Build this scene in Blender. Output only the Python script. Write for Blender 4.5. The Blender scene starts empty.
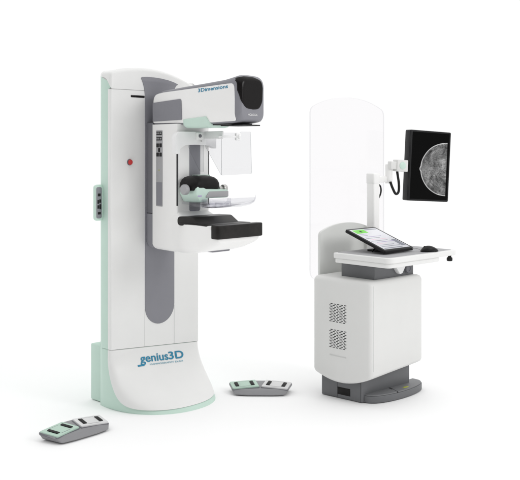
import bpy, bmesh, math, random
from mathutils import Vector, Matrix
random.seed(4)
S = bpy.context.scene
COL = S.collection
R = math.radians
PI = math.pi

# ------------------------------------------------------------------ materials
def nodes(name):
    m = bpy.data.materials.new(name)
    m.use_nodes = True
    nt = m.node_tree
    return m, nt, nt.nodes['Principled BSDF']

def paint(name, col, rough=.42, var=.03, bump=.0, scale=6., metal=0., spec=.5, coat=0.):
    """painted or moulded surface: faint colour mottling, uneven gloss, fine moulded grain"""
    m, nt, p = nodes(name)
    L = nt.links.new
    tc = nt.nodes.new('ShaderNodeTexCoord')
    n1 = nt.nodes.new('ShaderNodeTexNoise'); n1.inputs['Scale'].default_value = scale
    n1.inputs['Detail'].default_value = 5
    L(tc.outputs['Object'], n1.inputs['Vector'])
    cr = nt.nodes.new('ShaderNodeValToRGB')
    cr.color_ramp.elements[0].position = .3; cr.color_ramp.elements[1].position = .7
    a = [max(0, c * (1 - var)) for c in col]; b = [min(1, c * (1 + var)) for c in col]
    cr.color_ramp.elements[0].color = (*a, 1); cr.color_ramp.elements[1].color = (*b, 1)
    L(n1.outputs['Fac'], cr.inputs['Fac']); L(cr.outputs['Color'], p.inputs['Base Color'])
    mr = nt.nodes.new('ShaderNodeMapRange')
    mr.inputs['To Min'].default_value = max(.02, rough - .05); mr.inputs['To Max'].default_value = rough + .06
    L(n1.outputs['Fac'], mr.inputs['Value']); L(mr.outputs['Result'], p.inputs['Roughness'])
    p.inputs['Metallic'].default_value = metal
    p.inputs['Specular IOR Level'].default_value = spec
    p.inputs['Coat Weight'].default_value = coat
    if bump:
        n2 = nt.nodes.new('ShaderNodeTexNoise'); n2.inputs['Scale'].default_value = 900
        n2.inputs['Detail'].default_value = 2
        L(tc.outputs['Object'], n2.inputs['Vector'])
        bp = nt.nodes.new('ShaderNodeBump'); bp.inputs['Strength'].default_value = bump
        bp.inputs['Distance'].default_value = .0006
        L(n2.outputs['Fac'], bp.inputs['Height']); L(bp.outputs['Normal'], p.inputs['Normal'])
    return m

def clear(name, tint, refl=1.):
    """clear acrylic: see-through with a Fresnel reflection and a slight tint"""
    m = bpy.data.materials.new(name); m.use_nodes = True
    nt = m.node_tree; nt.nodes.clear(); L = nt.links.new
    o = nt.nodes.new('ShaderNodeOutputMaterial')
    mx = nt.nodes.new('ShaderNodeMixShader')
    t = nt.nodes.new('ShaderNodeBsdfTransparent'); t.inputs['Color'].default_value = (*tint, 1)
    g = nt.nodes.new('ShaderNodeBsdfGlossy'); g.inputs['Roughness'].default_value = .04
    g.inputs['Color'].default_value = (.95, .95, .95, 1)
    lw = nt.nodes.new('ShaderNodeLayerWeight'); lw.inputs['Blend'].default_value = .5
    pw = nt.nodes.new('ShaderNodeMath'); pw.operation = 'POWER'; pw.inputs[1].default_value = 4.
    f = nt.nodes.new('ShaderNodeMath'); f.operation = 'MULTIPLY_ADD'; f.inputs[1].default_value = .55 * refl; f.inputs[2].default_value = .035 * refl
    L(lw.outputs['Facing'], pw.inputs[0]); L(pw.outputs[0], f.inputs[0])
    L(f.outputs[0], mx.inputs['Fac']); L(t.outputs[0], mx.inputs[1]); L(g.outputs[0], mx.inputs[2])
    L(mx.outputs[0], o.inputs['Surface'])
    return m

def emit(name, col, k=1.):
    m, nt, p = nodes(name)
    p.inputs['Base Color'].default_value = (.01, .01, .01, 1)
    p.inputs['Emission Color'].default_value = (*col, 1)
    p.inputs['Emission Strength'].default_value = k
    p.inputs['Roughness'].default_value = .2
    return m

M = {
    'white':  paint('white_enamel', (.79, .79, .78), .38, .012, .08),
    'white2': paint('white_moulding', (.885, .88, .87), .35, .012, .06),
    'cart':   paint('cart_white_moulding', (.735, .735, .722), .45, .012, .1),
    'mint':   paint('mint_green_moulding', (.535, .70, .615), .42, .025, .1),
    'mintl':  paint('pale_mint_moulding', (.58, .74, .655), .38, .02, .06),
    'grey':   paint('warm_grey_moulding', (.225, .225, .25), .45, .03, .12),
    'greyd':  paint('dark_grey_moulding', (.15, .15, .168), .45, .03, .12),
    'greyl':  paint('light_grey_moulding', (.37, .37, .38), .42, .03, .1),
    'base':   paint('cart_base_grey', (.135, .138, .145), .5, .04, .2),
    'basel':  paint('cart_base_top_grey', (.17, .173, .18), .5, .04, .2),
    'board':  paint('backboard_grey', (.70, .71, .69), .5, .015, .1),
    'mat':    paint('table_mat_grey', (.36, .36, .37), .55, .04, .2),
    'black':  paint('black_padding', (.012, .011, .011), .45, .2, .25, 14, spec=.15),
    'carbon': paint('black_carbon_cover', (.016, .0145, .0135), .34, .35, .1, 18, spec=.2),
    'gloss':  paint('gloss_black', (.006, .005, .005), .22, .1, spec=.2),
    'blackp': paint('black_plastic', (.009, .009, .010), .38, .1, .1, spec=.25),
    'rubber': paint('black_rubber', (.014, .014, .014), .6, .1, spec=.2),
    'dark':   paint('dark_gap', (.03, .03, .032), .7, .05),
    'seam':   paint('panel_gap', (.30, .30, .30), .7, .05),
    'seam2':  paint('panel_gap_pale', (.60, .60, .595), .6, .03),
    'metal':  paint('brushed_metal', (.52, .51, .50), .3, .05, 0, 30, .8),
    'red':    paint('red_button', (.55, .03, .03), .3, .05),
    'teal':   paint('teal_ink', (.012, .215, .36), .45, .05),
    'tealp':  paint('pale_teal_ink', (.22, .44, .54), .5, .05),
    'ink':    paint('white_ink', (.78, .78, .78), .5, .02),
    'pad':    paint('pedal_white', (.66, .66, .66), .5, .02, .2),
    'padm':   paint('pedal_mint', (.43, .58, .49), .5, .03, .2),
    'padg':   paint('pedal_housing_grey', (.25, .25, .26), .5, .04, .2),
    'yellow': paint('yellow_green_mark', (.42, .45, .03), .5, .05),
    'clear':  clear('clear_acrylic', (.925, .925, .93), .6),
    'edge':   clear('acrylic_edge', (.66, .67, .68)),
    'clear2': clear('clear_shield_acrylic', (.974, .969, .974), .2),
    'edge2':  clear('shield_acrylic_edge', (.86, .86, .87), .4),
    'clear3': clear('clear_paddle_plastic', (.90, .90, .915)),
    'frost':  paint('translucent_white_plastic', (.86, .86, .86), .3, .02),
    'ui':     emit('screen_white', (.66, .665, .70)),
    'uig':    emit('screen_green', (.13, .62, .03)),
    'uip':    emit('screen_latch_glow', (.36, .30, .48)),
    'uik':    emit('screen_grey', (.26, .27, .31)),
    'uir':    emit('screen_rose', (.72, .52, .60)),
}

# ------------------------------------------------------------------ mesh builder
class MB:
    """collects shapes in one bmesh and links them as ONE mesh object"""
    def __init__(s): s.bm = bmesh.new()
    def mark(s): return set(s.bm.faces), set(s.bm.verts)
    def done(s, mk, mi=0, mat=None):
        for f in s.bm.faces:
            if f not in mk[0]: f.material_index = mi
        if mat is not None:
            bmesh.ops.transform(s.bm, matrix=mat, verts=[v for v in s.bm.verts if v not in mk[1]])
    def box(s, x0, x1, y0, y1, z0, z1, bev=.004, seg=3, mi=0, mat=None):
        mk = s.mark()
        vs = [s.bm.verts.new(p) for p in ((x0,y0,z0),(x1,y0,z0),(x1,y1,z0),(x0,y1,z0),(x0,y0,z1),(x1,y0,z1),(x1,y1,z1),(x0,y1,z1))]
        fs = [s.bm.faces.new([vs[i] for i in q]) for q in ((3,2,1,0),(4,5,6,7),(0,1,5,4),(1,2,6,5),(2,3,7,6),(3,0,4,7))]
        if bev > 0:
            es = list({e for f in fs for e in f.edges})
            b = min(bev, .49 * min(abs(x1-x0), abs(y1-y0), abs(z1-z0)))
            bmesh.ops.bevel(s.bm, geom=es, offset=b, segments=seg, profile=.5, affect='EDGES', clamp_overlap=True)
        s.done(mk, mi, mat); return s
    def prism(s, pts, axis, lo, hi, bev=.003, seg=2, mi=0, mat=None):
        """outline swept along an axis; both rims bevelled. axis x: (y,z)  y: (x,z)  z: (x,y)"""
        mk = s.mark()
        def P(a, b, t): return {'x': (t, a, b), 'y': (a, t, b), 'z': (a, b, t)}[axis]
        A = [s.bm.verts.new(P(a, b, lo)) for a, b in pts]
        B = [s.bm.verts.new(P(a, b, hi)) for a, b in pts]
        n = len(pts)
        f0 = s.bm.faces.new(A[::-1]); f1 = s.bm.faces.new(B)
        fs = [f0, f1] + [s.bm.faces.new((A[i], A[(i+1) % n], B[(i+1) % n], B[i])) for i in range(n)]
        bmesh.ops.recalc_face_normals(s.bm, faces=fs)
        if bev > 0:
            es = list(f0.edges) + list(f1.edges)
            bmesh.ops.bevel(s.bm, geom=es, offset=bev, segments=seg, profile=.5, affect='EDGES', clamp_overlap=True)
        s.done(mk, mi, mat); return s
    def loft(s, rings, mi=0, caps=True, closed=True, mat=None):
        mk = s.mark()
        V = [[s.bm.verts.new(p) for p in r] for r in rings]
        n = len(V[0]); fs = []
        for a, b in zip(V, V[1:]):
            for i in range(n if closed else n - 1):
                j = (i + 1) % n
                fs.append(s.bm.faces.new((a[i], a[j], b[j], b[i])))
        if caps:
            fs.append(s.bm.faces.new(V[0][::-1])); fs.append(s.bm.faces.new(V[-1]))
        bmesh.ops.recalc_face_normals(s.bm, faces=fs)
        s.done(mk, mi, mat); return s
    def lathe(s, prof, c, axis='z', seg=28, mi=0):
        rings = []
        for r, h in prof:
            ring = []
            for k in range(seg):
                t = 2 * PI * k / seg; a, b = r * math.cos(t), r * math.sin(t)
                ring.append({'z': (c[0]+a, c[1]+b, c[2]+h), 'y': (c[0]+a, c[1]+h, c[2]+b), 'x': (c[0]+h, c[1]+a, c[2]+b)}[axis])
            rings.append(ring)
        return s.loft(rings, mi)
    def tube(s, pts, r, seg=10, mi=0):
        pts = [Vector(p) for p in pts]; rings = []; up = Vector((.13, .21, .97))
        for i, p in enumerate(pts):
            d = (pts[min(i+1, len(pts)-1)] - pts[max(i-1, 0)]).normalized()
            a = d.cross(up).normalized(); b = d.cross(a)
            rings.append([p + r * (a * math.cos(2*PI*k/seg) + b * math.sin(2*PI*k/seg)) for k in range(seg)])
        return s.loft(rings, mi)
    def build(s, name, mats, parent=None, ang=35, mat=None):
        if mat is not None: bmesh.ops.transform(s.bm, matrix=mat, verts=s.bm.verts)
        me = bpy.data.meshes.new(name); s.bm.to_mesh(me); s.bm.free()
        if not isinstance(mats, (list, tuple)): mats = [mats]
        for m in mats: me.materials.append(M[m] if isinstance(m, str) else m)
        for p in me.polygons: p.use_smooth = True
        me.set_sharp_from_angle(angle=R(ang))
        o = bpy.data.objects.new(name, me); COL.objects.link(o)
        if parent: o.parent = parent
        return o

def rpoly(pts, n=6):
    """polygon with rounded corners; pts = (a, b, radius)"""
    out = []; N = len(pts)
    for i in range(N):
        p = Vector(pts[i][:2]); r = pts[i][2] if len(pts[i]) > 2 else 0
        if r <= 0: out.append(tuple(p)); continue
        a = Vector(pts[i-1][:2]) - p; b = Vector(pts[(i+1) % N][:2]) - p
        la, lb = a.length, b.length; a.normalize(); b.normalize()
        ang = a.angle(b); t = min(r / math.tan(ang/2), la*.49, lb*.49)
        p0, p1 = p + a*t, p + b*t
        for k in range(n + 1):
            u = k / n
            out.append(tuple(p0*(1-u)**2 + p*2*u*(1-u) + p1*u*u))
    return out

def rrect(x0, x1, z0, z1, r, n=5):
    rr = r if isinstance(r, (list, tuple)) else (r,)*4
    return rpoly([(x0, z0, rr[0]), (x1, z0, rr[1]), (x1, z1, rr[2]), (x0, z1, rr[3])], n)

def thing(name, label, cat, loc=(0, 0, 0), rz=0, group=None):
    o = bpy.data.objects.new(name, None); COL.objects.link(o)
    o.empty_display_size = .1
    o.location = loc; o.rotation_euler = (0, 0, rz)
    o['label'] = label; o['category'] = cat
    if group: o['group'] = group
    return o

def tag(o, label, cat, group=None):
    o['label'] = label; o['category'] = cat
    if group: o['group'] = group
    return o

def text(body, size, width=None, bold=0., ext=.0006, shear=0., align='LEFT', spacing=1., fat=0.):
    """lettering as a mesh in the x/z plane, reading along +x, facing -y; returns a bmesh"""
    c = bpy.data.curves.new('lettering', 'FONT'); c.body = body; c.size = size
    c.extrude = ext; c.offset = bold; c.align_x = align; c.shear = shear; c.space_character = spacing
    o = bpy.data.objects.new('lettering', c); COL.objects.link(o)
    dg = bpy.context.evaluated_depsgraph_get(); dg.update()
    me = bpy.data.meshes.new_from_object(o.evaluated_get(dg))
    bm = bmesh.new(); bm.from_mesh(me)
    bpy.data.objects.remove(o); bpy.data.curves.remove(c); bpy.data.meshes.remove(me)
    if width:
        xs = [v.co.x for v in bm.verts]; k = width / (max(xs) - min(xs)); x0 = min(xs) if align == 'LEFT' else 0
        for v in bm.verts: v.co.x = (v.co.x - x0) * k
    bmesh.ops.transform(bm, matrix=Matrix.Rotation(PI/2, 4, 'X'), verts=bm.verts)
    if fat:                      # heavier strokes: shifted copies, each a hair proud of the last
        src = list(bm.verts) + list(bm.edges) + list(bm.faces)
        for k, (dx, dz) in enumerate(((1, 0), (-1, 0), (0, .7), (0, -.7))):
            d = bmesh.ops.duplicate(bm, geom=src)['geom']
            for v in d:
                if isinstance(v, bmesh.types.BMVert): v.co += Vector((dx * fat, -.00012 * (k + 1), dz * fat))
    return bm

def text_obj(name, bm, mat, parent, mtx=None, fn=None):
    if mtx is not None: bmesh.ops.transform(bm, matrix=mtx, verts=bm.verts)
    if fn:
        for v in bm.verts: v.co = fn(v.co)
    me = bpy.data.meshes.new(name); bm.to_mesh(me); bm.free(); me.materials.append(M[mat])
    o = bpy.data.objects.new(name, me); COL.objects.link(o); o.parent = parent
    return o

T = Matrix.Translation
def Rot(a, ax): return Matrix.Rotation(R(a), 4, ax)

# ------------------------------------------------------------------ setting
fl = MB()
fl.loft([[(-60, -30, 0), (60, -30, 0)], [(-60, 90, 0), (60, 90, 0)]], caps=False, closed=False)
floor_mat = paint('white_studio_floor', (.93, .93, .93), .75, .004, 0, .6, 0, .2)
f = fl.build('floor', floor_mat); f['kind'] = 'structure'

# ------------------------------------------------------------------ mammography machine
# local frame: x across the column front, -y out towards the patient, z up
GT = 45
g = thing('mammography_machine', 'tall white and mint green mammography machine with a black breast platform and grey tube head', 'x-ray machine', (-.684, 6.071, 0), R(GT))

# --- column: mint side shell, white front cover, top cap
side = [(-.386, .012), (-.391, .03), (-.391, .10), (-.375, .135), (-.235, .33), (.215, .33), (.345, .135), (.359, .10), (.359, .03), (.354, .012)]
def seam_z(x): return .362 - .070 * x
front = rpoly([(-.392, .03, 0), (-.392, 0, .02), (.360, 0, .02), (.360, .03, 0)])
def column_cover():
    b = MB(); mk = b.mark()
    b.prism(front, 'z', .4, 2.073, 0)
    for v in b.bm.verts:
        if v.co.z < 1: v.co.z = seam_z(v.co.x) + .0015
    return b.build('column_cover', 'white', g)
cc = column_cover()
def ztop(x): return 2.229 - (.42 if x < -.09 else .55) * (x + .09) ** 2
b = MB(); b.prism(side, 'z', .42, 2.165, 0)
for v in b.bm.verts: v.co.z = min(2.165, ztop(v.co.x) - .03) if v.co.z > 1 else seam_z(v.co.x) + .002
b.build('column_shell', 'mint', g)
capo = rpoly([(-.392, 0, .02), (.360, 0, .02), (.362, .10, .03), (.217, .334, .02), (-.237, .334, .02), (-.394, .10, .03)], 6)
# finer outline
def dense(poly, d):
    out = []
    for i in range(len(poly)):
        a = Vector(poly[i]); c = Vector(poly[(i+1) % len(poly)]); n = max(1, int((c-a).length / d))
        for k in range(n): out.append(tuple(a + (c-a)*k/n))
    return out
capo = dense(capo, .008)
def cap():
    rings = []
    def zb(y): return 2.0755 + .078 * (1 - (1 - min(1, max(0, (y - .002) / .085))) ** 2.2)
    rings.append([(x, y, zb(y)) for x, y in capo])
    rr = .03
    for k in range(0, 7):
        t = k / 6 * PI / 2; ins = rr * (1 - math.cos(t)); q = []
        for x, y in capo:
            sx = 1 - ins / .37; cy = .15; fy = 1 - ins * (1.6 if y < .15 else 1) / .165
            q.append((x * sx, cy + (y - cy) * fy, max(ztop(x), zb(y)+.002) - rr * (1 - math.sin(t))))
        rings.append(q)
    for sc in (.7, .35, .03):
        q = []
        for x, y in capo: q.append((x * .92 * sc, .15 + (y - .15) * .86 * sc, ztop(x * .92 * sc)))
        rings.append(q)
    b = MB(); b.loft(rings); return b.build('top_cap', 'white', g, 50)
cap()
# panel gap behind the joint between cover and cap
MB().box(-.388, .356, .003, .02, 2.070, 2.079, 0).build('cap_gap', 'seam', g)

# --- flared foot
FW = .378
def foot_prof(z):
    gz = max(0., 1 - z / .345) ** 2.05
    P = .052 + .375 * gz
    q = 7.0 + (2.15 - 7.0) * min(1, gz ** .45 * 1.05)
    return P, q, FW - .008 * min(1, z / .5) + .012 * gz
def foot_pt(t, z, off=0.):
    """t in -1..1 round the front of the foot"""
    P, q, w = foot_prof(z)
    a = t * PI / 2; sn, cs = math.sin(a), math.cos(a)
    x = (w + off) * math.copysign(abs(sn) ** (2 / q), sn); n = (P + off) * abs(cs) ** (2 / q)
    return (-.016 + x + .03 * max(0, 1 - z / .345) ** 2, .05 - n, z)
ts = [math.sin(PI/2 * k / 36) * .25 + .75 * k / 36 for k in range(-36, 37)]
def seamz_at(t): return seam_z(foot_pt(t, .36)[0])
def foot_shell():
    zs = [0, .006, .02, .035, .06, .09, .12, .15, .18, .22, .26, .30, .32]
    rings = []
    for z in zs:
        ins = {0: .006, .006: .001}.get(z, 0)
        r = [foot_pt(t, z, -.004 - ins) for t in ts]
        w = foot_prof(z)[2]
        k = max(0, 1 - z / .345) ** 2
        r += [(.355 + .02*k, .10, z), (.34, .16, z), (.215, .33, z), (-.235, .33, z), (-.36, .16, z), (-.388 + .02 * k, .10, z)]
        rings.append(r)
    top = []
    for x, y, z in rings[-1]: top.append((x, y, seam_z(x) - .001))
    rings.append(top)
    b = MB(); b.loft(rings); return b.build('foot_shell', 'mint', g, 40)
foot_shell()
def foot_cover():
    rows = 110; rings = []
    tw = [t * .985 for t in ts]
    def zlow(t): return .024 + (.30 if t < 0 else .22) * abs(t) ** 12 + (.05 if t < 0 else .012) * abs(t) ** 4
    for r in range(rows + 1):
        u = (r / rows) ** 1.35
        rings.append([foot_pt(t, zlow(t) + (seamz_at(t) - .0015 - zlow(t)) * u, .0045) for t in tw])
    # turn the rim back into the shell
    rings.insert(0, [foot_pt(t, zlow(t) - .002, .002) for t in tw])
    rings.insert(0, [foot_pt(t, zlow(t) - .002, -.006) for t in tw])
    rings.append([foot_pt(t, seamz_at(t) - .0015, -.006) for t in tw])
    b = MB(); b.loft(rings, caps=False, closed=False); return b.build('foot_cover', 'white', g, 50)
foot_cover()
# rear box
MB().box(-.33, .30, .17, .318, 0.004, .380, .010).build('rear_box', 'mint', g)

# --- grey channel down the column front
def track():
    p = [(-.116, 2.03)]
    r = .1255
    for k in range(0, 19):
        t = PI + PI * k / 18; p.append((.0095 + r * math.cos(t), .635 + r * math.sin(t)))
    p += [(.135, 2.03), (.136, 2.08), (.142, 2.105), (.155, 2.122), (.17, 2.130)]
    p += [(.13, 2.144), (.08, 2.155), (.02, 2.163), (-.04, 2.167), (-.10, 2.167), (-.138, 2.164), (-.148, 2.160), (-.146, 2.150), (-.138, 2.135), (-.129, 2.112), (-.121, 2.08)]
    b = MB(); b.prism(p, 'y', -.0035, .01, .0015)
    return b.build('travel_channel', 'grey', g)
track()
b = MB()
b.box(-.1185, -.1165, -.0012, .01, seam_z(-.117) + .002, .62, 0)
b.build('panel_gap', 'seam2', g); b = MB()
b.box(.1355, .1375, -.0012, .01, seam_z(.137) + .002, .62, 0)
# right panel gap: thin darker strip just proud of the cover
b.build('panel_gap', 'seam2', g)
MB().prism(rpoly([(-.232, 2.0265, .003), (-.119, 2.0255, .003), (-.119, 2.0405, .003), (-.232, 2.0415, .003)], 3), 'y', -.0016, .012, .0006).build('cable_slot', 'gloss', g)
es = MB().lathe([(.021, .004), (.021, -.002), (.019, -.004), (.012, -.0045)], (-.242, 0, 1.6), 'y').build('emergency_button', 'greyd', g)
MB().lathe([(.010, -.004), (.015, -.005), (.0175, -.008), (.0175, -.011), (.015, -.0145), (.008, -.016), (.001, -.0163)], (-.242, 0, 1.6), 'y').build('button_cap', 'red', es)

# --- control pod on the left side
pod = MB().box(-.448, -.375, .085, .130, 1.220, 1.455, .022, 5).build('control_pod', 'mintl', g)
MB().prism(rrect(-.441, -.402, 1.236, 1.440, .015), 'y', .0835, .09, .001).build('keypad', 'grey', pod)
b = MB()
for x0, x1, z0, z1 in ((-.433,-.412,1.380,1.398), (-.436,-.424,1.332,1.356), (-.422,-.408,1.338,1.360), (-.436,-.422,1.300,1.322), (-.420,-.407,1.295,1.328), (-.433,-.410,1.262,1.278)):
    MB().box(x0, x1, .081, .086, z0, z1, .002).build('button', 'blackp', pod)

# --- C-arm
MB().prism(rpoly([(-.105, .002, 0), (-.105, -.075, 0), (.105, -.075, 0), (.105, .002, 0)]), 'z', 1.262, 1.86, .004).build('arm_mount', 'greyd', g)
MB().prism(rpoly([(-.001, 1.068, .02), (-.001, 1.259, 0), (-.075, 1.259, 0), (-.075, 1.035, .03), (-.04, 1.035, .03)]), 'x', -.107, .107, .006).build('arm_skirt', 'grey', g)
def arm_body():
    # plan: narrow at the column, wider at the front; rounded heel at the bottom
    zs = [(1.026, .035, .03), (1.028, .02, .022), (1.034, .01, .012), (1.045, .003, .005), (1.06, 0, 0), (1.2, 0, 0), (1.5, 0, 0), (1.847, 0, 0)]
    rings = []
    for z, ins, e in zs:
        pl = rpoly([(-.112 + e, -.071 - ins*1.3, .012), (-.137 + e, -.36 + ins, .012), (.137 - e, -.36 + ins, .012), (.112 - e, -.071 - ins*1.3, .012)], 4)
        rings.append([(x, y, z) for x, y in pl])
    b = MB(); b.loft(rings); return b.build('arm_body', 'white2', g, 40)
arm_body()
def housing():
    rings = []
    for n, hw, zb, zt, r in ((.18, .118, 1.05, 1.20, .02), (.22, .122, 1.036, 1.25, .03), (.30, .132, 1.028, 1.282, .035), (.362, .141, 1.026, 1.286, .035), (.40, .155, 1.026, 1.262, .03), (.45, .172, 1.029, 1.230, .018),
                            (.52, .186, 1.036, 1.219, .012), (.60, .191, 1.05, 1.219, .012), (.68, .190, 1.07, 1.219, .012), (.71, .188, 1.082, 1.219, .012), (.738, .184, 1.093, 1.200, .012), (.765, .180, 1.106, 1.19, .02), (.785, .172, 1.118, 1.18, .025)):
        rings.append([(x, -n, z) for x, z in rrect(-hw, hw, zb, zt, (min(.025 + .14 * max(0, n - .2), .065),) * 2 + (r, r), 8)])
    b = MB(); b.loft(rings); return b.build('receptor_housing', 'white2', g, 50)
housing()
MB().box(-.05, .10, -.60, -.47, 1.0395, 1.06, .006).build('underside_pad', 'grey', g)
# side keypad on the arm
sm = T((-.112, -.071, 0)) @ Matrix.Rotation(math.atan2(.025, .289), 4, 'Z').inverted()
# local: y runs back along the side, x out of it
def arm_keys():
    kp = MB().prism(rrect(-.126, -.052, 1.312, 1.808, .008), 'x', -.003, .006, .001).build('side_keypad', 'greyl', g, mat=sm)
    b = MB()
    b.prism(rrect(-.122, -.056, 1.318, 1.470, .004), 'x', -.0042, .004, .0008)
    b.build('lower_panel', 'grey', kp, mat=sm)
    for z0, z1 in ((1.778, 1.800), (1.742, 1.764)):
        MB().box(-.0048, 0, -.121, -.057, z0, z1, .002).build('display', 'blackp', kp, mat=sm)
    for k in range(3):
        for j in range(2):
            if k == 1 and j == 0: 
                y0, y1 = -.1, -.078
            else: y0, y1 = (-.12, -.092) if j == 0 else (-.086, -.058)
            if k == 1 and j == 1: continue
            zc = 1.71 - k * .03
            MB().box(-.006, 0, y0, y1, zc - .013, zc + .013, .003).build('button', 'blackp', kp, mat=sm)
    for z in (1.789, 1.753):
        for y in (-.11, -.089, -.068): MB().box(-.0056, -.003, y - .006, y + .006, z - .004, z + .005, .0005).build('icon', 'greyl', kp, mat=sm)
    MB().box(-.0045, 0, -.092, -.084, 1.545, 1.553, .001).build('indicator_light', 'yellow', kp, mat=sm)
arm_keys()
# front of the arm: grey carriage channel and two black slots
MB().prism(rrect(-.036, .056, 1.285, 1.74, (.016, .016, .004, .004)), 'y', -.3625, -.35, .001).build('carriage_channel', 'grey', g)
for x in (-.133, .131):
    MB().box(x - .0028, x + .0028, -.3622, -.35, 1.325, 1.672, .0008).build('guide_slot', 'dark', g)

# --- tube head
def head():
    rings = []
    def ring(n, x, z0, z1, rt, rb): return [(px_, -n, pz) for px_, pz in rpoly([(-x, z0, rb), (x, z0, rb), (x, z1, rt), (0, z1 + .006, .15), (-x, z1, rt)], 7)]
    rings += [ring(.078, .098, 1.862, 2.025, .03, .01), ring(.084, .106, 1.852, 2.038, .035, .012), ring(.095, .110, 1.848, 2.046, .035, .012),
              ring(.16, .110, 1.845, 2.066, .035, .012), ring(.35, .110, 1.842, 2.080, .035, .012), ring(.55, .110, 1.840, 2.092, .035, .014), ring(.75, .111, 1.840, 2.106, .04, .016),
              ring(.80, .112, 1.842, 2.115, .05, .02)]
    for k in range(1, 11):          # rounded nose
        u = k / 10 * PI / 2; d = .052 * math.sin(u); e = .036 * (1 - math.cos(u))
        rings.append(ring(.855 + d, .1125 - e * .8, 1.846 + e * .75, 2.128 - e * 1.15, .068, .045))
    b = MB(); b.loft(rings); return b.build('tube_head', 'grey', g, 50)
th = head()
hp = rpoly([(-.088, 1.858, .004), (-.088, 2.042, .06), (-.19, 2.054, .04), (-.5, 2.067, 0), (-.80, 2.080, .05), (-.862, 2.08, .05), (-.866, 1.99, .05), (-.866, 1.90, .04), (-.872, 1.854, .012), (-.6, 1.847, 0)])
def scale_side(sx):
    nm = MB(); nm.prism(hp, 'x', .105, .1145, .003) if sx > 0 else nm.prism(hp, 'x', -.1145, -.105, .003)
    return nm.build('side_panel', 'white2', th)
pl = scale_side(-1); pr = scale_side(1)
for sx in (-1, 1):
    a0, a1 = (-.1185, -.112) if sx < 0 else (.112, .1185)
    MB().prism(rpoly([(-.086, 1.866, .004), (-.086, 1.990, .004), (-.376, 2.006, .02), (-.382, 1.872, .006)]), 'x', a0, a1, .001).build('grey_insert', 'grey', th)
def green_cover():
    rings = []
    for n, x, z0, z1 in ((.392, .112, 1.842, 1.868), (.398, .1185, 1.828, 1.874), (.42, .1205, 1.819, 1.876), (.55, .1205, 1.819, 1.884), (.612, .1205, 1.819, 1.888), (.632, .1198, 1.817, 1.866), (.65, .1185, 1.822, 1.846), (.656, .112, 1.828, 1.842)):
        rings.append([(px_, -n, pz) for px_, pz in rrect(-x, .04, z0, z1, (.022, .022, .004, .004), 5)])
    b = MB(); b.loft(rings); return b.build('collimator_cover', 'mintl', th, 50)
green_cover()
vz = [(-.1085, 2.112, .02), (-.108, 2.035, .05), (-.096, 1.970, .05), (-.058, 1.930, .06), (.0, 1.924, .04), (.052, 1.927, .06), (.078, 1.972, .06), (.082, 2.055, .05), (.072, 2.100, .04), (.01, 2.120, .06), (-.06, 2.122, .05)]
def visor():
    from mathutils.bvhtree import BVHTree
    hb = bmesh.new(); hb.from_mesh(th.data); tree = BVHTree.FromBMesh(hb)
    poly = dense(rpoly(vz, 6), .008); cx, cz = 0., 2.03
    def surf(x, z, off):
        for sh in range(60):
            k = 1 - sh * .006; X, Z = cx + (x-cx)*k, cz + (z-cz)*k
            h = tree.ray_cast(Vector((X, -2, Z)), Vector((0, 1, 0)))
            if h[0] is not None and h[0].y < -.78: return h[0] + h[1] * off
        return Vector((x, -.9, z))
    rings = []
    for sc, off in ((1.0, -.004), (1.0, .0015), (.985, .0035), (.96, .004), (.92, .004), (.88, .004), (.82, .004), (.75, .004), (.66, .004), (.55, .004), (.4, .004), (.25, .004), (.1, .004), (.02, .004)):
        rings.append([tuple(surf(cx + (x-cx)*sc, cz + (z-cz)*sc, off)) for x, z in poly])
    b = MB(); b.loft(rings, caps=False)
    b.bm.faces.new([v for v in b.bm.verts][-len(poly):]); hb.free()
    bmesh.ops.recalc_face_normals(b.bm, faces=b.bm.faces)
    return b.build('front_visor', 'gloss', th, 50)
visor()
text_obj('maker_name', text('HOLOGIC', .019, .080, 0), 'ink', th, T((-.042, -.9078, 1.886)))
tm = T((-.1148, 0, 0)) @ Matrix.Rotation(-PI/2, 4, 'Z')          # faces -x, reads towards the patient
text_obj('model_name', text('3Dimensions', .031, .272, 0, spacing=1.02, fat=.0009), 'teal', pl, T((-.1148, -.537, 2.040)) @ Matrix.Rotation(-PI/2, 4, 'Z') @ Rot(-3.0, 'Y'))
b = MB(); b.box(-.10, .10, -.80, -.56, 1.832, 1.843, .002); b.build('collimator_window', 'dark', th)
b = MB(); b.box(-.075, .075, -.895, -.70, 1.826, 1.8335, .002); b.build('light_field_plate', 'blackp', th)

# --- face shield and its arch bracket
def arch():
    p = rpoly([(-.186, 1.655, .004), (-.186, 1.797, .05), (.158, 1.797, .02), (.158, 1.69, .004), (.148, 1.69, .002), (.10, 1.708, .04), (0., 1.714, .05), (-.10, 1.712, .06), (-.150, 1.69, .03), (-.152, 1.655, .004)], 6)
    b = MB(); b.prism(p, 'y', -.405, -.363, .006); return b.build('shield_bracket', 'frost', g)
br = arch()
MB().box(-.022, .03, -.418, -.398, 1.745, 1.792, .006).build('bracket_latch', 'white2', br)
MB().lathe([(.011, 0), (.011, -.006), (.008, -.009), (.002, -.0095)], (.004, -.418, 1.77), 'y', 18).build('bracket_knob', 'greyd', br)
MB().lathe([(.006, 0), (.006, -.004), (.002, -.005)], (.014, -.418, 1.737), 'y', 14).build('bracket_pin', 'metal', br)
def sheet(name, poly, axis, lo, hi, parent, mats, mat=None):
    """clear sheet: faces in slot 0, the cut edge in slot 1"""
    b = MB(); b.prism(poly, axis, lo, hi, 0)
    ax = 'xyz'.index(axis); b.bm.normal_update()
    for f_ in b.bm.faces: f_.material_index = 0 if abs(f_.normal[ax]) > .9 else 1
    return b.build(name, mats, parent, mat=mat)
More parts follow.
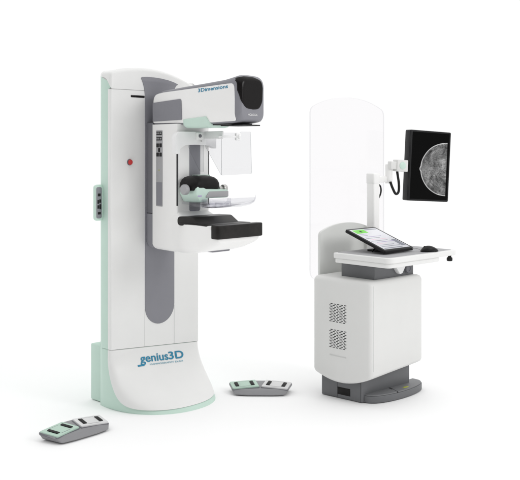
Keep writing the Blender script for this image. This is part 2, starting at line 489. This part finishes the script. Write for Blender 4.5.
sh = sheet('face_shield', rpoly([(.07, 1.518, .004), (.338, 1.524, .012), (.325, 1.80, .006), (.24, 1.80, .003), (.236, 1.792, .003), (.065, 1.792, .004)], 4), 'y', -.555, -.550, g, ['clear', 'edge'])
sheet('shield_side', rpoly([(-.552, 1.518, .003), (-.40, 1.70, .03), (-.40, 1.80, .003), (-.552, 1.80, .003)], 4), 'x', .066, .070, sh, ['clear', 'edge'])
b = MB(); b.box(.03, .215, -.57, -.557, 1.758, 1.772, .003); b.box(.055, .067, -.575, -.40, 1.752, 1.80, .003)
b.build('shield_arm', 'frost', sh)
b = MB(); b.box(.178, .222, -.575, -.556, 1.742, 1.79, .006); b.lathe([(.012, 0), (.012, -.008), (.008, -.012), (.001, -.0125)], (.2, -.574, 1.766), 'y', 18)
b.build('shield_clamp', 'frost', sh)
sheet('inner_guard', rpoly([(-.085, 1.715, 0), (.05, 1.715, 0), (.05, 1.54, .003), (.02, 1.54, .05), (-.06, 1.66, .05)], 5), 'y', -.404, -.400, g, ['clear', 'edge'])

# --- compression unit
cu = MB()
cu.prism(rpoly([(-.125, 1.440, .012), (-.125, 1.40, .03), (-.095, 1.352, .012), (-.04, 1.352, .01), (-.03, 1.375, .01), (.145, 1.375, .012), (.145, 1.425, .01), (.08, 1.430, .02), (-.05, 1.436, .03), (-.075, 1.456, .03), (-.115, 1.456, .02)], 5), 'y', -.535, -.37, .008)
cu = cu.build('compression_unit', 'mintl', g)
def pad():
    rings = []
    for z, ex, k in ((1.425, .0, .9), (1.445, .0, 1.0), (1.47, .004, 1.0), (1.492, .014, .96), (1.507, .03, .88), (1.516, .055, .74), (1.519, .08, .5)):
        rings.append([(x, y, z) for x, y in rpoly([(-.142 + ex, -.372 - (1-k)*.1, .03), (-.142 + ex, -.372 - .165*k, .05), (.090 - ex, -.372 - .165*k, .05), (.090 - ex, -.372 - (1-k)*.1, .03)], 7)])
    b = MB(); b.loft(rings); return b.build('compression_cushion', 'black', g, 60)
pad()
MB().box(-.05, .055, -.46, -.40, 1.513, 1.5215, .003).build('cushion_plate', 'mintl', g)
MB().prism(rpoly([(-.055, 1.381, .006), (.140, 1.381, .006), (.140, 1.418, .006), (-.025, 1.418, .03)]), 'y', -.541, -.530, .002).build('paddle_label_strip', 'greyl', cu)
for x in (-.150, .150):
    b = MB(); sgn = -1 if x < 0 else 1
    q_ = 1 if x < 0 else .74
    b.lathe([(.012, -.03*sgn), (.012, 0), (.031*q_, .002*sgn), (.033*q_, .006*sgn), (.033*q_, .026*sgn), (.030*q_, .031*sgn), (.012*q_, .032*sgn)], (x, -.47, 1.432), 'x', 26)
    b.build('compression_knob', 'greyl' if x < 0 else 'metal', cu)
MB().box(-.115, -.085, -.5385, -.53, 1.388, 1.396, .001).build('paddle_latch', 'uip', cu)  # latch is no lamp; a lilac glow is put into its material
# clear paddle: bracket block with ribs, thin tray, turned-up front lip
pd = MB()
pd.box(-.135, .145, -.56, -.40, 1.338, 1.352, .004); pd.box(-.095, .145, -.562, -.55, 1.318, 1.372, .003)
for k in range(5): pd.box(-.085 + k*.054, -.080 + k*.054, -.55, -.42, 1.322, 1.340, .001)
pd.box(-.10, -.07, -.57, -.545, 1.325, 1.37, .006)
pdl = pd.build('compression_paddle', 'clear3', g)
def tray():
    rings = []
    prof = [(.555, 1.322), (.60, 1.318), (.65, 1.320), (.70, 1.328), (.745, 1.338), (.775, 1.352), (.788, 1.372), (.786, 1.386)]
    for n, z in prof: rings.append([(-.095, -n, z + .016), (-.093, -n, z + .004), (-.086, -n, z), (.135, -n, z), (.142, -n, z + .004), (.144, -n, z + .016)])
    b = MB(); b.loft(rings, caps=False, closed=False)
    geom = list(b.bm.faces)
    bmesh.ops.solidify(b.bm, geom=geom, thickness=.003)
    return b.build('paddle_tray', 'clear3', pdl, 50)
tray()

# --- breast platform
pf = MB()
pf.prism(rpoly([(-.188, -.735, .01), (-.188, -.80, .024), (.2, -.80, .024), (.2, -.735, .01)], 6), 'z', 1.143, 1.226, .008, 4)
pf = pf.build('breast_platform', 'carbon', g)
MB().prism(rpoly([(-.178, -.40, .04), (-.188, -.70, .01), (.188, -.70, .01), (.178, -.40, .04)], 6), 'z', 1.2155, 1.2235, .002).build('platform_deck', 'carbon', pf)
MB().prism(rpoly([(-.405, 1.206, .03), (-.405, 1.263, .03), (-.545, 1.264, .035), (-.615, 1.2225, .02), (-.62, 1.206, 0)], 8), 'x', -.176, .165, .014, 5).build('rear_cover', 'carbon', pf, 75)

# --- logo on the foot
def onfoot(co):
    z = co.z; P, q, w = foot_prof(z); x = co.x + .016 - .03 * max(0, 1 - z / .345) ** 2
    n = (P + .0045) * max(0, 1 - (abs(x) / (w + .0045)) ** q) ** (1 / q) - .05
    return Vector((co.x, -n - .0022 + co.y, z))
lr = Rot(4.0, 'Y')
text_obj('lettering', text('genius', .071, .230, 0, fat=.0016), 'teal', g, T((-.166, 0, .2785)) @ lr, onfoot)
text_obj('lettering', text('3D', .066, .126, 0, fat=.0020), 'teal', g, T((.070, 0, .2630)) @ lr, onfoot)
text_obj('lettering', text('MAMMOGRAPHY EXAM', .0135, .275, 0), 'tealp', g, T((-.098, 0, .2515)) @ lr, onfoot)
b = MB(); b.prism(rpoly([(-.196, .2565, .003), (-.142, .2545, .006), (-.142, .2655, .006), (-.196, .2665, .003)]), 'y', -.0006, .0006, 0)
for v in b.bm.verts: v.co = onfoot(v.co)
b.build('logo_swash', 'teal', g)

# ------------------------------------------------------------------ workstation cart
# local frame: x along the front, -y towards the operator
CT = 44
c = thing('workstation_cart', 'white acquisition workstation cart with clear radiation shield, grey foot base and white table', 'workstation', (.72, 5.84, 0), R(CT))
CW, CD = .569, .512
def cabinet():
    b = MB()
    # plan with bowed left side; bottom edge arched on the left, rising to the right
    pl_ = dense(rpoly([(0, 0, .03), (CW, 0, .03), (CW, CD, .03), (0, CD, .03)], 6), .03)
    def bow(x, y):
        t = min(1, max(0, y / CD)); k = 4 * t * (1 - t)
        w = max(0, 1 - x / CW)
        return x - .014 * k * w, y, k * w
    rings = []
    for z, ins in ((0., .035), (.004, .018), (.014, .005), (.03, 0), (.2, 0), (.45, 0), (.79 - .16, 0), (.80 - .16, .003), (.812 - .16, .010), (.8185 - .16, .022), (.82 - .16, .04), (.8205 - .16, .2)):
        r = []
        for x, y in pl_:
            X, Y, k = bow(x, y)
            zb = .178 + .035 * x / CW - .05 * k - .022 * (Y / CD)
            zz = zb + z if z < .1 else .16 + z
            cx, cy = CW/2, CD/2
            r.append((cx + (X - cx) * (1 - ins / (CW/2)), cy + (Y - cy) * (1 - ins / (CD/2)), zz))
        rings.append(r)
    b.loft(rings); return b.build('cabinet', 'cart', c, 50)
cab = cabinet()
# vents: two blocks of staggered slots in the bowed left side
def side_x(y): t = y / CD; return -.014 * 4 * t * (1 - t)
for z0, z1 in ((.522, .650), (.348, .476)):
    b = MB(); rows = 12
    for i in range(rows):
        z = z1 - (i + .5) * (z1 - z0) / rows
        for j in range(5):
            y0 = .198 + j * .030 + (.011 if i % 2 else 0); y1 = y0 + .020
            x = side_x((y0 + y1) / 2)
            b.box(x - .0010, x + .004, y0, y1, z - .0026, z + .0026, .0006, 1)
    b.build('vent', 'dark', cab)
MB().box(side_x(.27) - .0013, .004, .20, .345, .296, .304, .001).build('pull_recess', 'seam2', cab)
# faint seam round the front door, and the lid line on top
b = MB()
b.box(.026, .0275, -.0006, .004, .235, .792, 0)
b.build('door_gap', 'seam2', cab)
# base
b = MB(); b.prism(rpoly([(.055, .12, .008), (.55, .10, .008), (.55, .46, .01), (.03, .46, .01)]), 'z', 0.004, .215, .004)
bs = b.build('base', 'base', c)
bm_ = T((.055, .12, 0)) @ Matrix.Rotation(math.atan2(.025, .34), 4, 'Z')
MB().box(-.0015, .01, .096, .202, .028, .078, .002).build('cable_port', 'gloss', bs, mat=bm_)
for yy in (.2035, .012):
    MB().box(-.0008, .006, yy, yy + .002, .006, .15, 0).build('base_gap', 'dark', bs, mat=bm_)
# foot rest: D-shaped tread in front, with two slots and a yellow mark
def tread_outline(o=0.):
    p = [(.075 - o, .155)]
    for k in range(0, 25):
        t = PI * k / 24; x = .37 - (.295 + o) * math.cos(t); y = .125 - (.125 + o) * math.sin(t) ** .75
        p.append((x, y))
    p += [(.665 + o, .155)]
    return p
MB().prism(tread_outline(), 'z', .004, .048, .004, 3).build('foot_rest', 'base', c)
fr = MB().prism(tread_outline(-.006), 'z', .047, .056, .004, 3).build('foot_rest_top', 'basel', c)
b = MB(); b.prism([(.290, .004), (.295, .004), (.340, .108), (.335, .108)], 'z', .05, .0566, 0); b.prism(rpoly([(.310, .070, .003), (.326, .070, .003), (.340, .108, .003), (.322, .108, .003)], 3), 'z', .05, .0572, .0004)
b.build('tread_gap', 'dark', fr)
MB().prism(rpoly([(.40, .032, .004), (.45, .030, .004), (.455, .050, .004), (.405, .054, .004)], 3), 'z', .05, .0568, .0003).build('floor_mark', 'yellow', fr)
# neck between cabinet and table
nk = MB().box(.10, .525, .05, .34, .812, .922, .004).build('neck', 'base', c)
MB().prism(rpoly([(.262, .924, .002), (.398, .924, .002), (.398, .895, .02), (.36, .845, .02), (.335, .841, .01)], 5), 'y', .018, .052, .004).build('table_bracket', 'frost', nk)
b = MB(); b.lathe([(.03, .004), (.03, -.012), (.027, -.016), (.02, -.016), (.018, -.012), (.002, -.012)], (.455, .05, .866), 'y', 26); b.build('height_knob', 'greyd', nk)
# table
tb = MB().prism(rpoly([(.0, .33, .02), (.0, -.155, .055), (.748, -.155, .02), (.748, .33, .03)], 8), 'z', .9515, .987, .006, 4).build('table', 'white', c)
MB().prism(rpoly([(.006, .32, .02), (.006, -.143, .05), (.56, -.143, .012), (.56, .32, .012)], 8), 'z', .921, .952, .006, 3).build('drawer_front', 'white', tb)
MB().prism(rpoly([(.025, .315, .015), (.025, -.127, .045), (.728, -.127, .015), (.728, .315, .02)], 8), 'z', .983, .9885, .0015).build('desk_mat', 'mat', tb)
b = MB(); b.lathe([(.012, .03), (.012, .0), (.018, -.002), (.02, -.008), (.02, -.022), (.016, -.027), (.004, -.028)], (.716, -.118, .936), 'z', 22); b.build('table_knob', 'rubber', tb)
# backboard and clear shield behind it
def arched(x0, x1, z0, z1, rise, rb, rc):
    c0, hw = (x0 + x1) / 2, (x1 - x0) / 2
    p = [(x1, z0, rb), (x0, z0, rb), (x0, z1, rc)]
    for k in range(1, 32):
        u = -1 + 2 * k / 32; 
        if abs(u) < .86: p.append((c0 + hw * u, z1 + rise * (1 - abs(u) ** 2.1), 0))
    return rpoly(p + [(x1, z1, rc)], 8)
bd = arched(.085, .645, .77, 1.105, .054, .004, .09)
MB().prism(bd, 'y', .522, .542, .004).build('backboard', 'board', c)
sp = arched(.03, .85, .775, 1.975, .086, .07, .12)
sheet('radiation_shield', sp, 'y', .560, .572, c, ['clear2', 'edge2'])
# monitor pole and arm
po = MB()
po.prism(rrect(.565, .635, .43, .50, .012), 'z', .78, 1.505, .004)
po = po.build('monitor_pole', 'white2', c)
b = MB(); b.box(.561, .639, .426, .504, 1.432, 1.512, .012); b.box(.63, .79, .445, .485, 1.440, 1.485, .006)
b.build('swing_arm', 'white2', po)
b = MB(); b.lathe([(.026, .0), (.027, .006), (.027, .135), (.024, .142), (.002, .143)], (.765, .45, 1.432), 'z', 26)
b.build('arm_post', 'white2', po)
def cable(ctrl, n=24):
    P = [Vector(p) for p in ctrl]; out = []
    Q = [P[0]*2-P[1]] + P + [P[-1]*2-P[-2]]
    for i in range(1, len(Q) - 2):
        for k in range(n):
            t = k / n; a, b_, c_, d = Q[i-1], Q[i], Q[i+1], Q[i+2]
            out.append(.5*((2*b_) + (c_-a)*t + (2*a-5*b_+4*c_-d)*t*t + (3*b_-a-3*c_+d)*t**3))
    out.append(P[-1]); return out
MB().tube(cable([(.745, .42, 1.445), (.758, .41, 1.40), (.79, .405, 1.355), (.825, .405, 1.37), (.835, .41, 1.43), (.832, .42, 1.50), (.830, .425, 1.545)], 10), .0095).build('cable', 'rubber', po)
MB().tube(cable([(.640, .455, 1.435), (.667, .45, 1.41), (.672, .45, 1.37), (.655, .455, 1.33), (.637, .47, 1.30)], 10), .006).build('cable', 'rubber', po)

# ------------------------------------------------------------------ portrait monitor on the arm
MW, MH, MT = .346, .502, .062
mx, my, mz = 1.278, 6.81, 1.558
mo = thing('monitor', 'black portrait monitor on the swing arm showing a grey breast x-ray', 'monitor', (mx, my, mz), 0)
mo.scale = (1.06, 1.06, 1.06)
mo.rotation_euler = (Matrix.Rotation(R(25), 3, 'Z') @ Matrix.Rotation(R(3.2), 3, 'Y')).to_euler()
b = MB(); b.prism(rrect(-MW/2, MW/2, -MH/2, MH/2, .012), 'y', -.004, MT, .006, 3); b.build('casing', 'blackp', mo)
b = MB()
ou = rrect(-MW/2 + .001, MW/2 - .001, -MH/2 + .001, MH/2 - .001, .011)
b.prism(ou, 'y', -.012, -.003, .003, 3); b.build('bezel', 'blackp', mo)
def screen_mat():
    m, nt, p = nodes('x_ray_screen'); L = nt.links.new
    def N(t, **k):
        n = nt.nodes.new(t)
        for a, v in k.items(): setattr(n, a, v)
        return n
    def math_(op, a, b_=None, c_=None):
        n = N('ShaderNodeMath', operation=op)
        for i, v in enumerate((a, b_, c_)):
            if v is None: continue
            if isinstance(v, (int, float)): n.inputs[i].default_value = v
            else: L(v, n.inputs[i])
        return n.outputs[0]
    tc = N('ShaderNodeTexCoord'); sx = N('ShaderNodeSeparateXYZ'); L(tc.outputs['Object'], sx.inputs[0])
    X, Z = sx.outputs['X'], sx.outputs['Z']
    wob = N('ShaderNodeTexNoise'); wob.inputs['Scale'].default_value = 9; L(tc.outputs['Object'], wob.inputs['Vector'])
    dx = math_('DIVIDE', math_('SUBTRACT', X, .150), .232)
    dz0 = math_('DIVIDE', math_('ADD', Z, .018), .192)
    r = math_('SQRT', math_('ADD', math_('POWER', math_('ABSOLUTE', dx), 2.1), math_('POWER', math_('ABSOLUTE', dz0), 2.0)))
    # nipple bump
    nx = math_('DIVIDE', math_('ADD', X, .083), .016); nz = math_('DIVIDE', math_('ADD', Z, .022), .020)
    nr = math_('SQRT', math_('ADD', math_('MULTIPLY', nx, nx), math_('MULTIPLY', nz, nz)))
    r = math_('SUBTRACT', r, math_('MULTIPLY', math_('MAXIMUM', math_('SUBTRACT', 1.0, nr), 0.), .05))
    r = math_('ADD', r, math_('MULTIPLY', math_('SUBTRACT', wob.outputs['Fac'], .5), .03))
    inside = N('ShaderNodeMapRange', interpolation_type='SMOOTHSTEP'); L(r, inside.inputs['Value'])
    inside.inputs['From Min'].default_value = 1.0; inside.inputs['From Max'].default_value = .985
    rim = N('ShaderNodeMapRange', interpolation_type='SMOOTHSTEP'); L(r, rim.inputs['Value'])
    rim.inputs['From Min'].default_value = .945; rim.inputs['From Max'].default_value = .985
    lim = math_('LESS_THAN', X, .1435)
    # fibres stretched towards the nipple: noise in polar-like coordinates
    ang = math_('ARCTAN2', dz0, math_('ADD', dx, 1.15))
    cv = N('ShaderNodeCombineXYZ'); L(math_('MULTIPLY', ang, 3.6), cv.inputs[0]); L(math_('MULTIPLY', r, 3.8), cv.inputs[1])
    n1 = N('ShaderNodeTexNoise'); n1.inputs['Scale'].default_value = 3.2; n1.inputs['Detail'].default_value = 8; n1.inputs['Roughness'].default_value = .68
    n1.inputs['Distortion'].default_value = 1.9
    L(cv.outputs[0], n1.inputs['Vector'])
    n2 = N('ShaderNodeTexNoise'); n2.inputs['Scale'].default_value = 13; n2.inputs['Detail'].default_value = 4
    n2.inputs['Distortion'].default_value = .8
    L(tc.outputs['Object'], n2.inputs['Vector'])
    ridge = math_('SUBTRACT', 1.0, math_('MULTIPLY', math_('ABSOLUTE', math_('SUBTRACT', n1.outputs['Fac'], .5)), 7.))
    ridge = math_('POWER', math_('MAXIMUM', ridge, 0.), 2.2)
    dens = math_('MULTIPLY', math_('POWER', n2.outputs['Fac'], 2.2), .26)
    tissue = math_('ADD', dens, math_('MULTIPLY', ridge, math_('ADD', math_('MULTIPLY', n2.outputs['Fac'], .95), -.22)))
    val = math_('ADD', math_('MULTIPLY', math_('MAXIMUM', tissue, 0.015), math_('SUBTRACT', 1.0, math_('MULTIPLY', rim.outputs[0], .3))), math_('MULTIPLY', rim.outputs[0], .48))
    val = math_('MULTIPLY', math_('MULTIPLY', val, inside.outputs[0]), lim)
    cb = N('ShaderNodeCombineColor')
    for i in range(3): L(val, cb.inputs[i])
    p.inputs['Base Color'].default_value = (.003, .003, .003, 1); p.inputs['Roughness'].default_value = .25
    p.inputs['Specular IOR Level'].default_value = .05
    L(cb.outputs[0], p.inputs['Emission Color']); p.inputs['Emission Strength'].default_value = 1.
    return m
b = MB(); b.prism(rrect(-MW/2 + .013, MW/2 - .013, -MH/2 + .013, MH/2 - .013, .002), 'y', -.0128, -.010, 0)
b.build('screen', screen_mat(), mo)
# mount: white block with a green disc between the post and the casing
b = MB(); b.box(-.288, -.196, -.03, .03, -.050, .032, .006); b.box(-.225, -.10, .025, .066, -.045, .027, .006); b.box(-.335, -.28, -.022, .022, -.036, .018, .004); mt = b.build('mount', 'cart', mo)
MB().lathe([(.026, 0), (.026, -.003), (.023, -.005), (.001, -.005)], (-.243, -.029, -.008), 'y', 26).build('mount_disc', 'mintl', mt)

# ------------------------------------------------------------------ tilted touch display on the table
t = thing('touch_display', 'black framed touch display tilted back on the table showing a green block', 'display', (0, 0, 0), R(CT))
def cart_world(x, y, z):
    a = R(CT); return (.72 + x*math.cos(a) - y*math.sin(a), 5.84 + x*math.sin(a) + y*math.cos(a), z)
t.location = cart_world(.285, .175, .9885)
tl = math.atan2(.12, .34)
tm = T((0, -.185, .006)) @ Matrix.Rotation(tl, 4, 'X')
TW, TD = .315, .365
b = MB(); b.prism(rrect(-TW/2, TW/2, 0, TD, .012), 'z', 0, .022, .005, 3); b.build('casing', 'blackp', t, mat=tm)
b = MB()
def q(x0, x1, y0, y1, z, mi): b.box(x0, x1, y0, y1, .0205, z, 0, mi=mi)
q(-.138, .138, .022, .345, .0226, 0)
q(-.125, -.005, .280, .336, .0229, 1)
q(-.070, -.050, .296, .318, .0232, 5)
q(.0, .13, .320, .336, .0229, 2)
for k, (x0, x1, mi) in enumerate(((-.125, -.04, 3), (-.125, -.06, 2), (-.11, .06, 3), (-.125, .02, 2), (-.10, .09, 4), (-.125, .05, 2), (-.09, .10, 3), (-.125, -.01, 4), (-.11, .04, 2), (-.12, .08, 2))):
    y = .262 - k * .0225; q(x0, x1, y, y + .006, .0229, mi)
q(.085, .130, .05, .15, .0229, 2); q(-.125, .07, .03, .04, .0229, 2)
b.build('screen', ['ui', 'uig', 'uik', 'uip', 'uir', 'gloss'], t, mat=tm)
b = MB(); b.box(-.05, .05, -.12, .05, .0003, .012, .004); b.prism(rpoly([(-.09, .008, 0), (-.02, .008, 0), (.03, .082, .005), (-.06, .048, .005)]), 'x', -.035, .035, .004)
b.tube(cable([(-.045, -.06, .02), (-.075, -.06, .03), (-.10, -.05, .022), (-.105, -.04, .006)], 8), .006)
b.build('stand', 'rubber', t)

# ------------------------------------------------------------------ mouse
ml = cart_world(.51, -.095, .9885)
ms = thing('computer_mouse', 'black computer mouse lying on the grey table mat', 'mouse', ml, R(18))
def mouse():
    rings = []
    for u in [k / 14 for k in range(15)]:
        x = -.062 + .124 * u; w = .034 * (math.sin(PI * (.04 + .92*u))) ** .45; h = .040 * (math.sin(PI * (.05 + .90 * u ** .85))) ** .7
        ring = []
        for k in range(20):
            a = 2 * PI * k / 20; sa = math.sin(a)
            ring.append((x, w * math.cos(a), .0008 + (h * .28 + h * .72 * max(0, sa) ** .8 if sa > 0 else h * .28 * (1 - min(1, -sa * 1.6)))))
        rings.append(ring)
    b = MB(); b.loft(rings); return b.build('shell', 'blackp', ms, 60)
mouse()
MB().lathe([(.009, -.004), (.011, -.002), (.011, .002), (.009, .004)], (-.035, 0, .0285), 'y', 16).build('scroll_wheel', 'rubber', ms)
MB().tube(cable([(-.06, 0, .010), (-.085, .012, .022), (-.12, .04, .022), (-.16, .085, .006), (-.20, .12, .004)], 10), .0024).build('cord', 'greyl', ms)

# ------------------------------------------------------------------ foot pedal units
def pedal_unit(label, loc, rz):
    p = thing('foot_pedal_unit', label, 'foot pedals', loc, rz, 'foot pedal units on the floor')
    sc = Matrix.Diagonal((1.04, .88, .92, 1))
    # housing: low wedge, wider at the back, sloping skirt in front
    def ring(z, fx, bx, fy, by, r): return [(x, y, z) for x, y in rpoly([(-bx * .25, by, .03), (-bx, by - .045, r), (-fx, fy + .012, r*1.5), (-fx*.5, fy, .05), (fx*.5, fy, .05), (fx, fy + .012, r*1.5), (bx, by - .045, r), (bx * .25, by, .03)], 5)]
    rings = [ring(.003, .145, .172, .014, .226, .012), ring(.008, .158, .182, .004, .232, .012), ring(.014, .166, .190, .0, .234, .012), ring(.036, .187, .212, .026, .236, .012), ring(.043, .186, .210, .040, .232, .012)]
    b = MB(); b.loft(rings)
    for v in b.bm.verts:
        if v.co.z > .03: v.co.z += .018 * max(0, (v.co.y - .02) / .2)
    b.build('housing', 'padg', p, 45, sc)
    for sgn, mat, in ((-1, 'padm'), (1, 'pad')):
        # the two pads open like a shallow V, each rocking a little outwards
        tilt = sc @ T((sgn * .004, .070, .0455)) @ Matrix.Rotation(math.atan2(.018, .2), 4, 'X') @ Matrix.Rotation(R(2.2 * sgn), 4, 'Y') @ Matrix.Rotation(R(-11.5 * sgn), 4, 'Z')
        def X(pts):
            r = [(sgn * x, y, rr) for x, y, rr in pts]; return r if sgn > 0 else r[::-1]
        o = MB().prism(rpoly(X([(.002, .002, .008), (.178, .002, .010), (.178, .150, .010), (.002, .150, .008)]), 5), 'z', .004, .0175, .003, 3).build('pedal', mat, p, mat=tilt)
        MB().prism(rpoly(X([(-.001, -.002, .009), (.182, -.002, .012), (.182, .154, .012), (-.001, .154, .009)]), 5), 'z', -.006, .0075, .002).build('pedal_frame', 'greyd', o, mat=tilt)
        MB().prism(rpoly(X([(.052, .022, .004), (.130, .022, .004), (.130, .126, .004), (.052, .126, .004)]), 3), 'z', .0165, .0185, .0006).build('tread_plate', mat, o, mat=tilt)
        for x0 in (.026, .130):
            MB().prism(rpoly(X([(x0, .030, .004), (x0 + .024, .030, .006), (x0 + .024, .116, .010), (x0, .122, .004)]), 3), 'z', .0172, .0225, .0018).build('grip_strip', 'rubber', o, mat=tilt)
        for y0 in (.1275, .018):
            MB().prism(rpoly(X([(.05, y0, .001), (.130, y0, .001), (.130, y0 + .003, .001), (.05, y0 + .003, .001)]), 2), 'z', .0165, .0179, .0003).build('tread_line', 'greyd', o, mat=tilt)
    return p
pedal_unit('grey foot pedal unit lying askew on the floor in front, left of the machine foot', (-1.008, 5.245, 0), R(49))
pedal_unit('grey foot pedal unit lying level on the floor between the machine and the cart', (-.0, 6.13, 0), R(-1.5))

# ------------------------------------------------------------------ light
w = bpy.data.worlds.new('World'); S.world = w; w.use_nodes = True
nt = w.node_tree; bg = nt.nodes['Background']; L = nt.links.new
WALL_FRONT, CEIL = .28, 1.34
# white studio: a bright ceiling, white walls behind and beside, a darker side where the camera stands
tc = nt.nodes.new('ShaderNodeTexCoord'); sx = nt.nodes.new('ShaderNodeSeparateXYZ'); L(tc.outputs['Generated'], sx.inputs[0])
def mrange(sock, a, b, c_, d):
    m = nt.nodes.new('ShaderNodeMapRange'); m.interpolation_type = 'SMOOTHSTEP'
    for k, v in zip(('From Min', 'From Max', 'To Min', 'To Max'), (a, b, c_, d)): m.inputs[k].default_value = v
    L(sock, m.inputs['Value']); return m.outputs[0]
wall = mrange(sx.outputs['Y'], -.75, .35, WALL_FRONT, 1.03)
ceil = mrange(sx.outputs['Z'], .25, .95, 0., 1.)
mx = nt.nodes.new('ShaderNodeMix'); mx.data_type = 'FLOAT'
L(ceil, mx.inputs[0]); L(wall, mx.inputs[2]); mx.inputs[3].default_value = CEIL
L(mx.outputs[0], bg.inputs['Strength'])
bg.inputs['Color'].default_value = (1, 1, 1, 1)
def area(name, loc, tgt, size, power):
    l = bpy.data.lights.new(name, 'AREA'); l.shape = 'DISK'; l.size = size; l.energy = power
    o = bpy.data.objects.new(name, l); COL.objects.link(o); o.location = loc
    o.rotation_euler = (Vector(tgt) - Vector(loc)).to_track_quat('-Z', 'Y').to_euler(); return o
area('softbox', (4.8, 2.6, 3.6), (0, 6, .9), 2.2, 82)

# ------------------------------------------------------------------ camera
cam = bpy.data.cameras.new('camera'); co = bpy.data.objects.new('camera', cam); COL.objects.link(co)
co.location = (0, 0, 1.68); co.rotation_euler = (PI/2, 0, 0)
cam.sensor_width = 36; cam.lens = 900 / 520 * 36; cam.shift_y = -90 / 520; cam.clip_end = 500
S.camera = co
S.view_settings.view_transform = 'Standard'; S.view_settings.look = 'None'
S.view_settings.exposure = 0; S.view_settings.gamma = 1
S.render.engine = 'CYCLES'
